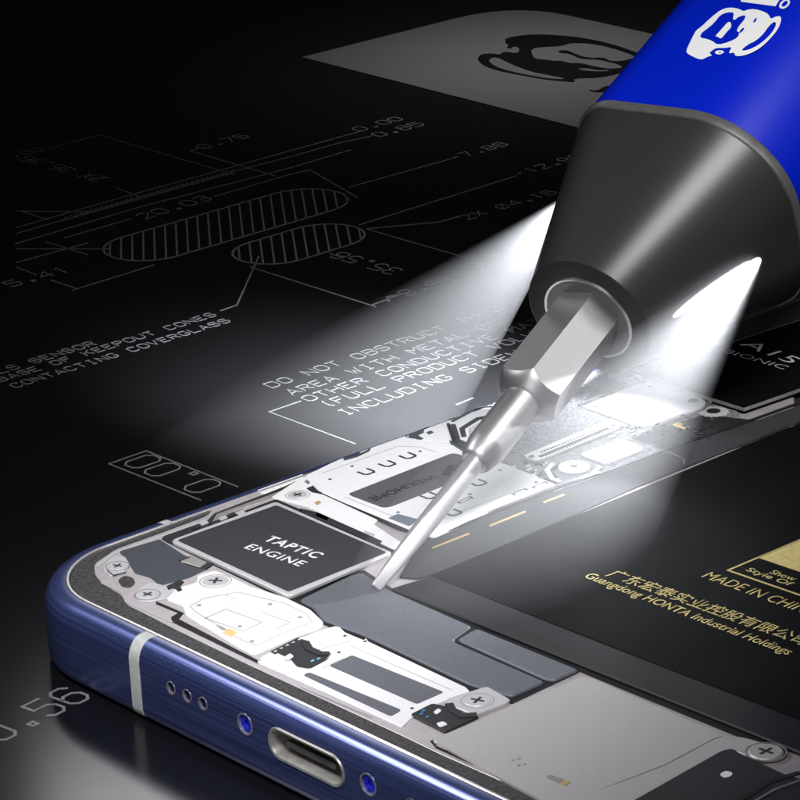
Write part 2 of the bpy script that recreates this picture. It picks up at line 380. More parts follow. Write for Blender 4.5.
# ================================================================== PHONE
H = .75
phone = thing('smartphone', 'blue framed smartphone lying opened with silver shields, black battery and circuit parts showing', 'phone')
X0, Y0, X1, Y1, RC = -1.84, -.14, 7.6, 15.6, 1.12
def rrect(o, n=16):
    x0, y0, x1, y1 = X0+o, Y0+o, X1-o, Y1-o; r = max(.05, RC-o); pts = []
    for cx, cy, a0 in ((x0+r, y0+r, math.pi), (x1-r, y0+r, 1.5*math.pi), (x1-r, y1-r, 0), (x0+r, y1-r, .5*math.pi)):
        for k in range(n+1):
            a = a0+k/n*math.pi/2; pts.append(np.array([cx+r*math.cos(a), cy+r*math.sin(a)]))
    return pts
def sweep(name, prof, m, parent, smooth=40):
    bm = bmesh.new(); rows = [[bm.verts.new((p[0], p[1], z)) for p in rrect(o)] for o, z in prof]
    N = len(rows[0])
    for i in range(len(rows)):
        A, B = rows[i], rows[(i+1)%len(rows)]
        for k in range(N): bm.faces.new((A[k], A[(k+1)%N], B[(k+1)%N], B[k]))
    return obj(name, bm, m, parent, smooth)
PROF = [(.10,.008),(.04,.025),(.01,.06),(0,.11),(0,.56),(.008,.61),(.025,.655),(.055,.70),(.09,.73),(.125,.743),(.20,.745),(.205,.735),(.205,.15),(.2,.008)]
frame = sweep('frame', PROF, 'frame', phone)
# openings of the bottom edge
def side(px, py): return onplane(px, py, np.array([0, Y0, 0]), np.array([0, 1., 0]))
def stadium_xz(cx, cz, w, h, n=14):
    r = h/2; k = w/2-r
    return [(cx+k+r*math.cos(a), cz+r*math.sin(a)) for a in np.linspace(-math.pi/2, math.pi/2, n)]+[(cx-k+r*math.cos(a), cz+r*math.sin(a)) for a in np.linspace(math.pi/2, 1.5*math.pi, n)]
def ydrum(bm, rows):
    """closed solid of rows of (x,z) loops at given y"""
    V = [[bm.verts.new((x, y, z)) for x, z in lp] for lp, y in rows]; N = len(V[0])
    for A, B in zip(V, V[1:]):
        for i in range(N): bm.faces.new((A[i], A[(i+1)%N], B[(i+1)%N], B[i]))
    bm.faces.new(V[0][::-1]); bm.faces.new(V[-1])
pl, pr = side(270,735), side(343,778)
PCX, PCZ, PW, PH = (pl[0]+pr[0])/2, side(306,757)[2], .98, .30
HOLES = [side(x, y) for x, y in ((171,688),(187,695.5),(203,704))]
SCR = [side(245,724), side(368,780)]
more = [side(411,802)+np.array([k*(HOLES[1][0]-HOLES[0][0])*1.0, 0, 0]) for k in range(5)]
ZH = np.mean([h[2] for h in HOLES])
cut = bmesh.new()
ydrum(cut, [(stadium_xz(PCX, PCZ, PW, PH), Y0-.1), (stadium_xz(PCX, PCZ, PW, PH), Y0+.5)])
for p in HOLES+more: ydrum(cut, [(stadium_xz(p[0], ZH, .105, .104, 10), Y0-.1), (stadium_xz(p[0], ZH, .105, .104, 10), Y0+.5)])
for p in SCR: ydrum(cut, [(stadium_xz(p[0], ZH, .175, .174, 12), Y0-.1), (stadium_xz(p[0], ZH, .175, .174, 12), Y0+.5)])
cutter = obj('tmp_cut', cut, 'hole')
md = frame.modifiers.new('cut', 'BOOLEAN'); md.object = cutter; md.operation = 'DIFFERENCE'; md.solver = 'EXACT'
dg = bpy.context.evaluated_depsgraph_get(); me = bpy.data.meshes.new_from_object(frame.evaluated_get(dg))
frame.modifiers.clear(); frame.data = me; bpy.data.objects.remove(cutter)
for p in me.polygons: p.use_smooth = True; p.material_index = 0
me.materials.clear(); me.materials.append(MT['frame']); me.set_sharp_from_angle(angle=math.radians(40))
# port: a lined socket with a rim
bm = bmesh.new()
def lp(w, h): return stadium_xz(PCX, PCZ, w, h)
rows = [(lp(PW-.002,PH-.002), Y0+.25), (lp(PW-.002,PH-.002), Y0+.0), (lp(PW-.02,PH-.02), Y0-.012), (lp(PW-.06,PH-.06), Y0-.008), (lp(PW-.09,PH-.09), Y0+.03), (lp(PW-.10,PH-.10), Y0+.22)]
V = [[bm.verts.new((x, y, z)) for x, z in l] for l, y in rows]; N = len(V[0])
for A, B in zip(V, V[1:]):
    for i in range(N): bm.faces.new((A[i], A[(i+1)%N], B[(i+1)%N], B[i]))
port = obj('charging_port', bm, 'port', phone, 40)
bm = bmesh.new(); ydrum(bm, [(lp(PW-.11,PH-.11), Y0+.15), (lp(PW-.095,PH-.095), Y0+.26)]); obj('port_socket', bm, 'portin', port)
bm = bmesh.new(); ydrum(bm, [(stadium_xz(PCX, PCZ, PW-.34, .055), Y0+.05), (stadium_xz(PCX, PCZ, PW-.34, .055), Y0+.16)]); obj('port_tongue', bm, 'portin', port)
for p in HOLES+more:
    bm = bmesh.new(); ydrum(bm, [(stadium_xz(p[0], ZH, .1, .099, 10), Y0+.07), (stadium_xz(p[0], ZH, .1, .099, 10), Y0+.14)]); g = obj('speaker_hole', bm, 'hole', phone)
    bm = bmesh.new(); A0, A1 = stadium_xz(p[0], ZH, .104, .103, 10), stadium_xz(p[0], ZH, .125, .124, 10)
    ydrum_rows = [(A0, Y0+.02), (A0, Y0-.003), (A1, Y0-.003), (A1, Y0+.004)]
    V = [[bm.verts.new((x, y, z)) for x, z in l] for l, y in ydrum_rows]; N = len(V[0])
    for A, B in zip(V, V[1:]):
        for i in range(N): bm.faces.new((A[i], A[(i+1)%N], B[(i+1)%N], B[i]))
    obj('hole_rim', bm, 'lip', g)
for p in SCR:
    bm = bmesh.new()
    def star(r, k, y):                                    # five-lobed recess outline
        return [(p[0]+(r*(1-k*.5+k*.5*math.cos(5*a)))*math.cos(a), ZH+(r*(1-k*.5+k*.5*math.cos(5*a)))*math.sin(a)) for a in np.linspace(0, 2*math.pi, 40, endpoint=False)]
    V = [[bm.verts.new((x, y, z)) for x, z in l] for l, y in ((star(.084,0,0), Y0+.1), (star(.084,0,0), Y0+.025), (star(.068,0,0), Y0+.012), (star(.048,.35,0), Y0+.012), (star(.040,.35,0), Y0+.05))]; N = 40
    for A, B in zip(V, V[1:]):
        for i in range(N): bm.faces.new((A[i], A[(i+1)%N], B[(i+1)%N], B[i]))
    bm.faces.new(V[-1]); sc = obj('frame_screw', bm, 'screwblue', phone, 35)
    bm = bmesh.new(); A0, A1 = stadium_xz(p[0], ZH, .173, .172, 12), stadium_xz(p[0], ZH, .20, .199, 12)
    V = [[bm.verts.new((x, y, z)) for x, z in l] for l, y in ((A0, Y0+.03), (A0, Y0-.004), (A1, Y0-.004), (A1, Y0+.004))]; N = len(A0)
    for A, B in zip(V, V[1:]):
        for i in range(N): bm.faces.new((A[i], A[(i+1)%N], B[(i+1)%N], B[i]))
    obj('screw_rim', bm, 'lip', sc)
# antenna strips wrapping the side and the top edge
def antenna(a, b, axis):
    bm = bmesh.new(); prof = [(o-.004 if z < .7 else o, z+(.003 if z > .68 else 0)) for o, z in PROF[1:11]]
    inn = [(o+.03, z-(.02 if z > .6 else 0)) for o, z in prof]
    V = []
    for c in (a, b):
        V.append([bm.verts.new((c, Y0+o, z) if axis == 'x' else (X0+o, c, z)) for o, z in prof+inn[::-1]])
    N = len(V[0])
    for i in range(N): bm.faces.new((V[0][i], V[0][(i+1)%N], V[1][(i+1)%N], V[1][i]))
    for i in range(len(prof)-1):
        for W in V: bm.faces.new((W[i], W[i+1], W[N-2-i], W[N-1-i]))
    return obj('antenna_line', bm, 'antenna', phone, 50)
xa = side(130,670)[0]; xb = side(140,675)[0]; antenna(xa, xb, 'x')
ya = at(156,521,.745)[1]; antenna(ya, ya+.09, 'y')
sweep('rim_lip', [(.206,.70),(.206,.748),(.212,.754),(.232,.754),(.238,.748),(.238,.70)], 'lip', phone)
sweep('gasket', [(.239,.66),(.239,.728),(.25,.734),(.66,.734),(.67,.66)], 'gasket', phone)
bm = bmesh.new(); prism(bm, rrect(.21), .705, .02, 0); obj('back_tray', bm, 'gap', phone)

ZC = .738
def P(name, px, m, z=ZC, **k): return plate(name, px, z, m, phone, **k)
chassis = P('chassis', [(340,452),(213,508),(206,516),(160,533),(115,549),(93,564),(94,575),(102,584),(121,595),(125,604),(147,615),(176,630),(240,661),(257,669),(400,735),(437,753),(600,825),(760,885),(1000,720),(800,500),(790,330),(660,360),(480,402)], 'chassis', th=.06, r=.08, bev=.012)
def cross_screw(px, py, r, z, m='steel', n=20):
    c = at(px, py, z); bm = bmesh.new(); prism(bm, circle(c, r, 28), z, z-.03, .012)
    s = obj('screw', bm, m, phone, 30)
    bm = bmesh.new(); w, l = r*.10, r*.50; a0 = random.random()
    loop = [(w,w),(l,w),(l,-w),(w,-w),(w,-l),(-w,-l),(-w,-w),(-l,-w),(-l,w),(-w,w),(-w,l),(w,l)]
    lp2 = [np.array([c[0]+x*math.cos(a0)-y*math.sin(a0), c[1]+x*math.sin(a0)+y*math.cos(a0)]) for x, y in loop]
    prism(bm, lp2, z+.002, z-.002, 0); obj('cross_slot', bm, 'rail', s)
    bm = bmesh.new(); ribbon(bm, circle(c, r*1.14, 28), r*.07, z-.004, th=.012, closed=True); obj('screw_ring', bm, 'port', s)
    return s
# --- left corner
P('flex_pad', [(119,551),(160,539),(185,555),(200,561),(212,566),(190,577),(160,585),(150,577),(135,573),(127,560)], 'pad', .746, r=.03)
P('screw_plate', [(103,566),(112,556),(125,556),(131,565),(125,571),(111,576),(103,571)], 'steel', .748)
cross_screw(117.5, 565.5, .095, .752)
P('recess_cup', [(117,580),(124,575),(133,577),(136,583),(130,588),(122,587)], 'gasket', .742, r=.1)
P('screw_plate', [(133,596),(140,587),(150,582),(160,584),(182,591),(175,596),(152,601),(140,601)], 'steel', .749)
cross_screw(147.5, 594, .10, .753)
P('gap_shade', [(156,601),(184,613),(179,619),(240,651),(258,660),(259,664),(240,655),(172,622),(171,617),(178,613),(156,604)], 'gap', .7405, r=0, bev=0, th=.003)  # thin black sheets laid on top stand in for shade in the gaps
P('bracket', [(186,615),(183,606),(166,599),(176,588),(197,582),(197,575),(215,570),(234,578),(250,586),(285,597),(310,609),(324,622),(319,629),(297,636),(262,652),(254,655),(240,648)], 'white', .750, r=.04)
cross_screw(215.5, 580.5, .125, .756)
for pts in ([(166,586),(180,579),(184,581),(180,585),(183,590),(178,592),(174,588),(168,590)], [(178,560),(190,556),(214,563),(206,569),(190,566)]):
    P('connector_clip', pts, 'dark', .752, r=.01)
P('connector_clip', [(180,561),(193,556),(208,562),(200,567)], 'port', .757, r=.02)
P('brass_contact', [(222,633),(228,628),(238,632),(232,637)], 'gold', .753, r=.005, th=.01, bev=.002)
P('brass_contact', [(216,625),(222,626),(228,630),(222,630)], 'port', .753, r=.005, th=.01, bev=.002)
for x, y in ((227,595),(234,598),(232,600),(260,660)):
    c = at(x, y, .752); bm = bmesh.new(); prism(bm, circle(c, .012, 10), .752, .745); obj('rivet', bm, 'gold', phone)
def emboss(px, w, z, m, parent, closed=False):
    bm = bmesh.new(); ribbon(bm, [at(x, y, z)[:2] for x, y in px], w, z, th=.006, closed=closed); return obj('embossed_line', bm, m, parent)
brk = [o for o in phone.children if o.name.startswith('bracket')][0]
emboss([(196,612),(190,606),(204,598),(238,592),(284,603),(306,613),(312,622),(290,630),(258,645),(244,641)], .012, .7525, 'steel', brk, True)
emboss([(205,618),(226,609),(262,622),(243,631)], .010, .7525, 'chassis', brk, True)
emboss([(262,612),(290,622),(276,629)], .010, .7525, 'chassis', brk)
for x, y in ((199,605),(300,617),(252,641),(270,604),(240,626)):
    c = at(x, y, .7535); bm = bmesh.new(); prism(bm, circle(c, .02, 12), .7535, .745); obj('rivet', bm, 'port', brk)
# ridges and fasteners of the corner
emboss([(99,572),(103,583),(122,592),(127,602),(147,611),(172,622)], .03, .742, 'chassis', chassis)
emboss([(97,566),(114,553),(158,537),(206,520)], .035, .744, 'steel', chassis)
emboss([(107,570),(113,575),(126,572)], .014, .750, 'pad', chassis)
# --- long side channel
P('side_channel', [(161,539),(166,533),(206,521),(214,513),(285,486),(300,478),(303,482),(287,492),(235,512),(215,523),(170,544)], 'dark', .742, r=.02)
P('side_channel', [(256,490),(302,473),(304,477),(264,494)], 'white', .746, r=.02)
P('flex_cable', [(212,522),(216,514),(285,489),(289,493),(240,509),(232,512)], 'port', .748, r=.02, th=.01)
for k, (x, y) in enumerate(((195,525),(203,521),(213,521),(222,516),(231,513),(240,511))):
    P('contact_block', [(x-4,y+2),(x+3,y-1),(x+6,y+1),(x-1,y+4)], 'steel' if k%2 else 'dark', .753, r=.01, th=.012, bev=.003)
# --- vibration motor
P('gap_shade', [(164,541),(276,499),(400,551),(291,603)], 'gap', .7405, r=.04, bev=0, th=.003)
tap = P('vibration_motor', [(170,540),(276,501),(393,552),(289,596)], 'steel', .776, th=.05, r=.06, bev=.012)
def sub(name, px, m, parent, z, **k): return plate(name, px, z, m, parent, **k)
sub('motor_cover', [(177,540),(276.5,504.8),(387,552),(288.5,591.5)], 'taptic', tap, .780, th=.01, r=.03, bev=.003)
zt = .780
def along(p, q, z): return at(*p, z), at(*q, z)
def mid_text(name, text, p, q, h, z, m, parent, **k):
    a, b = along(p, q, z); return lettering(name, text, a, b, h, z, m, parent, **k)
mid_text('lettering', 'TAPTIC', (262.5,540), (315,558.5), .135, zt, 'whiteink', tap, bold=.026, spacing=1.16)
mid_text('lettering', 'ENGINE', (243.5,548), (299,566.5), .125, zt, 'whiteink', tap, bold=.012, spacing=1.1)
# --- board end between motor and shield
P('flex_board', [(271,497),(300,478),(312,474),(322,483),(335,489),(380,517),(374,524),(404,544),(394,549),(350,529),(330,517),(306,506)], 'white', .752, r=.02)
cross_screw(297.5, 494.5, .10, .758)
for pts, m in (([(306,488),(316,484),(325,488),(322,494),(312,492)],'dark'), ([(304,481),(310,478),(314,480),(308,484)],'bluechip'), ([(314,502),(319,500),(322,502),(317,505)],'gold'),
               ([(300,508),(318,512),(345,524),(383,541),(376,545),(350,532),(322,520),(302,512)],'dark'), ([(364,530),(376,534),(374,538),(362,533)],'steel'), ([(316,512),(330,517),(327,521),(315,516)],'steel')):
    P('board_component', pts, m, .757, r=.01, th=.015)
P('gap_shade', [(318,492),(323,491),(400,525),(411,529),(409,532),(398,529)], 'gap', .7545, r=0, bev=0, th=.006)
# --- logic board shield
sh = P('logic_board_shield', [(304,476),(330,463),(344,457),(347,459),(358,455),(358,451),(396,435),(402,434),(406,437),(425,440),(452,444),(468,454),(510,465),(556,484),(512,500),(432,538),(412,530),(340,500),(318,490)], 'shield', .765, th=.05, r=.04, bev=.01)
lab = sub('shield_label', [(348.5,493.5),(452,453),(461,454.5),(469,462),(453,482),(391,506.5),(383,507.5),(351,495.5)], 'label', sh, .769, th=.006, r=.04, bev=.001)
mid_text('lettering', 'WEKIHOME', (431.5,475), (367,498.5), .115, .769, 'labelink', sh, bold=0)
for lp_ in ([(442,474),(449,464.5),(454.5,465.5),(450,475.5)], [(453,471),(461,461),(465,463),(457,473.5)]):
    sub('label_mark', lp_, 'labelink', sh, .772, th=.004, r=0, bev=0)
def u_clip(px, py, s=1.0):
    c = at(px, py, .765)[:2]; bm = bmesh.new()
    pts = [(-.07,.10),(-.07,.0),(-.05,-.03),(.03,-.03),(.05,0),(.05,.10)]
    ribbon(bm, [c+np.array([x*s*-1, y*s]) @ np.array([[0,1],[-1,0]]) for x, y in pts], .026*s, .7675, th=.004); return obj('shield_clip', bm, 'labelink', sh)
for x, y in ((368,473),(389,465),(409.5,457),(431,497),(455,514),(480,484)): u_clip(x, y)
for L in ([(322,473),(362,459),(398,446),(420,447),(436,452)], [(428,524),(470,508),(520,489)], [(345,497),(408,522),(430,530)]):
    bm = bmesh.new(); ribbon(bm, [at(x, y, .767)[:2] for x, y in L], .012, .767, th=.004); obj('shield_crease', bm, 'steel', sh)
for x, y in ((330,479),(352,466),(420,451),(500,470),(536,482),(470,494),(418,527),(440,520),(398,512)):
    c = at(x, y, .7675); bm = bmesh.new(); prism(bm, circle(c, .018, 12), .7675, .76); obj('shield_dimple', bm, 'pad', sh)
P('slate_chip', [(388,517.5),(398,513.5),(418.5,519),(409,525.5)], 'bluechip', .772, r=.02)
sub('shield_tab', [(341,456.5),(345,458.5),(356,455),(367,450),(366,446.5),(368,446),(369.5,451),(357,457),(344,460.5)], 'pad', sh, .767, th=.004, r=0, bev=0)
for x, y in ((465,499),(520,491),(540,484)):
    P('shield_foot', [(x-9,y+3),(x+5,y-3),(x+9,y-1.5),(x-5,y+4.5)], 'pad', .767, r=0, th=.006, bev=.001)
    P('shield_foot', [(x-6,y+2.6),(x+4,y-1.7),(x+6,y-.9),(x-4,y+3.4)], 'shield', .770, r=0, th=.006, bev=.001)
# --- camera brackets by the long edge
P('camera_plate', [(406,436),(420,424),(455,409),(492,397),(500,404),(492,424),(470,450),(452,443),(425,440)], 'shield', .760, r=.03)
def rib_part(name, px, w, z, m, closed=False, th=.01):
    bm = bmesh.new(); ribbon(bm, [at(x, y, z)[:2] for x, y in px], w, z, th=th, closed=closed); return obj(name, bm, m, phone)
rib_part('camera_bracket', [(452,421),(478,407),(494,406),(492,412)], .03, .768, 'pad')
rib_part('camera_bracket', [(453,424),(458,440),(468,444),(482,428),(490,416),(478,418),(462,428),(464,436)], .05, .770, 'labelink')
rib_part('camera_bracket', [(448,423),(454,441),(462,447)], .03, .769, 'rail')
P('camera_lens', [(469,428),(480,421),(489,421),(485,430),(475,437),(470,435)], 'steel', .772, r=.05)
for pts in ([(405,432),(414,427),(416,431),(422,428),(424,432),(418,435),(424,438),(418,440),(408,436)], [(449,440),(462,443),(470,449),(462,450),(452,445)], [(426,432),(431,430),(434,432),(429,434)]):
    P('board_component', pts, 'pad', .766, r=.01, th=.012)
for k in range(9):
    x, y = 417+k*8.5, 424.5-k*3.3
    P('contact_block', [(x,y+2),(x+5,y),(x+8,y+2),(x+3,y+4)], 'steel' if k%3 else 'dark', .767, r=.01, th=.012)
# --- board area beneath the bit
P('circuit_board', [(458,446),(500,398),(590,372),(650,372),(736,408),(742,420),(700,448),(640,470),(562,493),(545,490),(556,484),(510,465),(468,454)], 'board', .748, r=.02)
con = P('board_connector', [(523,455),(606,420.5),(614,420),(622,425.5),(620,428),(537,461),(528,459)], 'white', .772, r=.04, th=.03)
for k in range(23):
    t = k/22
    for off, m in ((0,'pad'),(1,'pad')):
        x, y = 541+t*65-off*-4.5, 450.5-t*25.8+off*3.2
        plate('pin', [(x-1.0,y+1.0),(x+.4,y+.2),(x+2.4,y+1.2),(x+1.0,y+2.0)], .775, m, con, th=.004, r=0, bev=0)
plate('connector_slot', [(538,456),(607,427.2),(610,428.4),(541,457.2)], .7745, 'rail', con, th=.004, r=.01, bev=0)
for x, y in ((531,455.5),(612,424.5)):
    plate('connector_key', [(x-3,y+1),(x+1,y-1),(x+4,y+.5),(x,y+2.5)], .7755, 'pad', con, th=.004, r=.01, bev=0)
P('white_chip', [(579,454),(623,438),(645,448),(606,463)], 'shield', .772, r=.05)
bm = bmesh.new(); c = at(574,466,.768)
prism(bm, circle(c, .16, 36), .768, .73, .012); wash = obj('washer', bm, 'white', phone, 30)
bm = bmesh.new(); prism(bm, circle(c, .036, 20), .7705, .76); obj('washer_hole', bm, 'pad', wash)
rib_part('washer_clip', [(553,463),(547,470),(552,478),(560,481)], .05, .766, 'white'); rib_part('washer_clip', [(580,478),(592,474),(600,466)], .05, .766, 'white')
rib_part('washer_clip', [(557,465),(552,471),(556,477)], .025, .765, 'dark')
rng = random.Random(3)
for k in range(120):                                       # small components on the board
    t = rng.random(); u = rng.random()
    x, y = 490+t*150+u*14, 466-t*62+u*30+6
    inside = (y > 452-.42*(x-524)+7 or y < 452-.42*(x-524)-9) and not (575 < x < 650 and 436 < y < 466) and math.hypot(x-574, (y-466)*1.6) > 24
    if not inside or y > 487-.4*(x-556): continue
    s = .6+rng.random()*.7
    P('board_component', [(x-3*s,y+1.2*s),(x+1*s,y-.6*s),(x+3*s,y+.4*s),(x-1*s,y+2.2*s)], rng.choice(['white','steel','dark','pad','shield']), .757+.006*rng.random(), r=0, th=.015, bev=.003)
# --- upper shields
up = P('upper_shield', [(583,406),(640,382.5),(648,382),(702,397.5),(706,401.5),(701,407),(652,424),(640,426)], 'shield', .775, r=.05, th=.04, bev=.01)
sub('shield_hole', [(592,406.5),(595,405.3),(598,406.3),(595,407.6)], 'pad', up, .7775, th=.003, r=.01, bev=0)
sub('shield_hole', [(646,386),(649,385),(652,386),(649,387.2)], 'pad', up, .7775, th=.003, r=.01, bev=0)
bm = bmesh.new(); ribbon(bm, [at(x, y, .776)[:2] for x, y in ((652,428),(704,409),(711,402),(706,396),(650,379),(640,379),(578,404))], .022, .776, th=.02); obj('shield_rim', bm, 'lip', phone)
P('ground_foil', [(584,400),(605,376.5),(628,383)], 'rail', .768, r=.02)
cross_screw(693, 400, .055, .782, 'dark')
c = at(713.5, 411, .766); bm = bmesh.new()
prism(bm, [np.array([c[0]+(.135+.022*(k%2))*math.cos(k*math.pi/16), c[1]+(.135+.022*(k%2))*math.sin(k*math.pi/16)]) for k in range(32)], .766, .735, .006); gear = obj('toothed_washer', bm, 'antenna', phone)
bm = bmesh.new(); prism(bm, circle(c, .07, 24), .769, .75); obj('washer_hole', bm, 'dark', gear)
P('gold_tab', [(672,424),(678,421.5),(691,427),(686,429)], 'gold', .766, r=.02)
P('gold_tab', [(681,425),(684,424),(688,426),(685,427)], 'gap', .7685, r=0, th=.004, bev=0)
rib_part('shield_edge', [(625,438),(653,444.5),(684,459),(684,464)], .02, .758, 'lip')
P('dark_shield', [(652,431),(704,414),(790,424),(786,432),(684,463),(655,445),(630,438)], 'gap', .755, r=.02)
for k in range(40):
    x = 655+rng.random()*60; y = 412+rng.random()*22+ (0 if x < 690 else 4)
    P('board_component', [(x-2,y+.8),(x+1,y-.5),(x+2.5,y+.3),(x-.5,y+1.6)], rng.choice(['dark','pad','rail']), .766, r=0, th=.012, bev=.002)
# --- processor plate
ax = [at(x, y, .80)[:2] for x, y in ((634,374.5),(744,408.5))]
dY = at(786,394,.80)[:2]-ax[1]; dY /= np.linalg.norm(dY)
cpu = plate_xy('processor_plate', [ax[0], ax[1], ax[1]+dY*4.5, ax[0]+dY*4.5], .80, 'battery', phone, th=.06, r=.03, bev=0)
bm = bmesh.new(); ribbon(bm, [ax[0]+dY*4.4, ax[0], ax[1], ax[1]+dY*4.4], .014, .803, th=.03); obj('plate_edge', bm, 'port', cpu)
mid_text('lettering', 'A15', (739,344.5), (789,363.5), .20, .80, 'greyink', cpu, bold=-.004)
mid_text('lettering', 'BIONIC', (722.5,352), (783,369.5), .115, .80, 'greyink', cpu, bold=-.008)
# --- battery and its rail
rail = P('battery_rail', [(418,545),(470,523),(560,489),(640,461),(800,405),(800,421),(640,485),(560,520.5),(435,573.5),(418,578),(399,576.5)], 'rail', .756, r=.03)
rib_part('rail_line', [(416,543),(470,521),(560,486.5),(640,459),(800,402)], .03, .760, 'dark'); rib_part('rail_line', [(424,537),(470,518),(556,485),(600,472)], .022, .762, 'lip')
for a, b in (((432,547),(469,532.5)),((489,525),(525,510.5)),((543,501.5),(564,493.5))):
    P('gold_contact', [(a[0],a[1]),(b[0],b[1]),(b[0]+.8,b[1]+1.5),(a[0]+.8,a[1]+1.5)], 'brass', .762, r=0, th=.006, bev=.001)
b0, b1, b2 = at(391,588,.775)[:2], at(785,746,.775)[:2], at(786,430,.775)[:2]
eX = (b1-b0)/np.linalg.norm(b1-b0); e0 = at(435,574.5,.775)[:2]; eY = (b2-e0)/np.linalg.norm(b2-e0)
c0 = b0+eY*.0; 
bat = plate_xy('battery', [b0, b0+eX*5.0, b0+eX*5.0+eY*10.5, e0+eY*10.5, e0], .775, 'battrim', phone, th=.07, r=.02, bev=.012)
q0, q1 = at(548,590,.778)[:2], at(785,710,.778)[:2]
f0 = at(437,574.5,.778)[:2]
i0 = b0+eY*.42+eX*.06
plate_xy('battery_face', [i0, i0+eX*4.9, i0+eX*4.9+eY*10, i0+eY*10], .779, 'battery', bat, th=.006, r=.03, bev=.001)
ZB = .779
mid_text('lettering', 'Guangdong HONTA Industrial Holdings', (583,577), (787,655), .125, ZB, 'goldink', bat, bold=.006)
mid_text('lettering', '广东宏泰实业控股有限公司', (604,576), (801,646), .19, ZB, 'goldink', bat, bold=.004)
mid_text('lettering', 'MADE IN CHINA', (701,577), (812,617), .155, ZB, 'goldink', bat, bold=-.004)
# gold framed box
g0, g1, g2 = at(728,570.5,ZB)[:2], at(786,590.5,ZB)[:2], at(786,546,ZB)[:2]
gx = (g1-g0)/np.linalg.norm(g1-g0); gy = (g2-g0)/np.linalg.norm(g2-g0)
bm = bmesh.new(); ribbon(bm, [g0, g0+gx*2.2, g0+gx*2.2+gy*1.3, g0+gy*1.3], .022, ZB+.004, closed=True); obj('label_frame', bm, 'goldink', bat)
sp = np.dot(at(756,557,ZB)[:2]-g0, gy)
plate_xy('label_panel', [g0+gy*sp, g0+gy*sp+gx*2.2, g0+gy*1.3+gx*2.2, g0+gy*1.3], ZB+.004, 'goldink', bat, th=.004, r=0, bev=0)
mid_text('lettering', 'Show', (769,573), (793,581), .085, ZB, 'goldink', bat, bold=.006)
mid_text('lettering', 'Style Of', (745,570.5), (789,586), .085, ZB, 'goldink', bat, bold=.006)
# --- grained grey plates in front of the battery
P('gap_shade', [(290,603),(352,572),(364,570),(392,588),(785,746),(785,756),(580,672),(512,704),(470,692),(363,642),(336,630),(318,622)], 'gap', .7405, r=0, bev=0, th=.003)
P('speaker_cover', [(299,599.5),(352,574.5),(363,572.5),(391,590.5),(472,626),(453.5,639.5),(456,642.5),(545.5,681.5),(512,696),(470,684),(365,635),(338,625),(322,619),(313,607)], 'gplate', .762, r=.05, bev=.012)
P('speaker_cover', [(477,628),(579,669.5),(572,672.5),(556,679.5),(546,679),(460,640.5),(458,638.5)], 'gplate', .763, r=.05, bev=.012)
# --- silver bar by the bottom edge
bar = P('silver_bar', [(262,656),(298,639),(318,631),(334,626),(340,626.5),(345,632),(364,640),(366,637),(368,641),(400,656),(466,687),(470,691),(446,700),(418,712),(402,727),(330,694),(257,662)], 'white', .748, r=.02)
sub('bar_recess', [(329,665.5),(352,655),(444,692),(417,704)], 'gplate', bar, .7505, th=.006, r=.03, bev=0)
sub('bar_recess', [(303,675),(309,672),(402,710),(391,716.5)], 'gplate', bar, .7505, th=.006, r=.04, bev=0)
for x, y in ((345,635.5),(339,652),(412,708),(365,641)):
    c = at(x, y, .752); bm = bmesh.new(); prism(bm, circle(c, .016, 10), .752, .745); obj('rivet', bm, 'pad', phone)
for L in ([(350,645),(392,664),(452,690)], [(285,661),(300,655),(352,640)], [(322,668),(345,657)], [(300,686),(372,716)]):
    bm = bmesh.new(); ribbon(bm, [at(x, y, .7505)[:2] for x, y in L], .010, .7505, th=.004); obj('bar_crease', bm, 'steel', bar)
def small_connector(base, curve, dots, dm, clip):
    o = P('small_connector', base, 'dark', .757, r=.03)
    bm = bmesh.new(); ribbon(bm, [at(x, y, .765)[:2] for x, y in curve], .07, .765, th=.02); obj('curved_spring', bm, 'rail', o)
    for x, y in dots: plate('contact', [(x-2,y+.8),(x+1,y-.8),(x+3,y),(x,y+1.6)], .761, dm, o, th=.006, r=.01, bev=.001)
    for c in clip: plate('clip', c, .763, 'white', o, th=.01, r=.02, bev=.002)
small_connector([(275,651),(300,638),(310,641),(312,650),(332,652.5),(327,659),(310,668),(297,666),(290,658)], [(305,641),(309,648),(320,653),(329,653)], [(312,660),(318,658)], 'teal', [[(284,657),(290,653),(294,656),(288,660)]])
P('contact_strip', [(270,651),(298,637),(302,639),(275,654)], 'dark', .754, r=.01)
for k in range(5): P('contact_block', [(273+k*6,651-k*2.9),(276+k*6,649.6-k*2.9),(278+k*6,650.6-k*2.9),(275+k*6,652-k*2.9)], 'steel', .758, r=0, th=.006)
small_connector([(410,714),(432,703),(447,706),(452,712),(480,716),(445,732)], [(449,703),(452,709),(462,715),(477,714)], [(421,713),(427,716),(423,710)], 'bluec', [[(433,712),(438,708),(442,710),(437,714)],[(436,723),(443,721),(448,724),(440,727)]])
P('screw_plate', [(445,699),(487,686),(511,699.5),(507,703),(485,711),(475,715),(454,706.5)], 'steel', .763, r=.04)
cross_screw(477.5, 700, .12, .768)
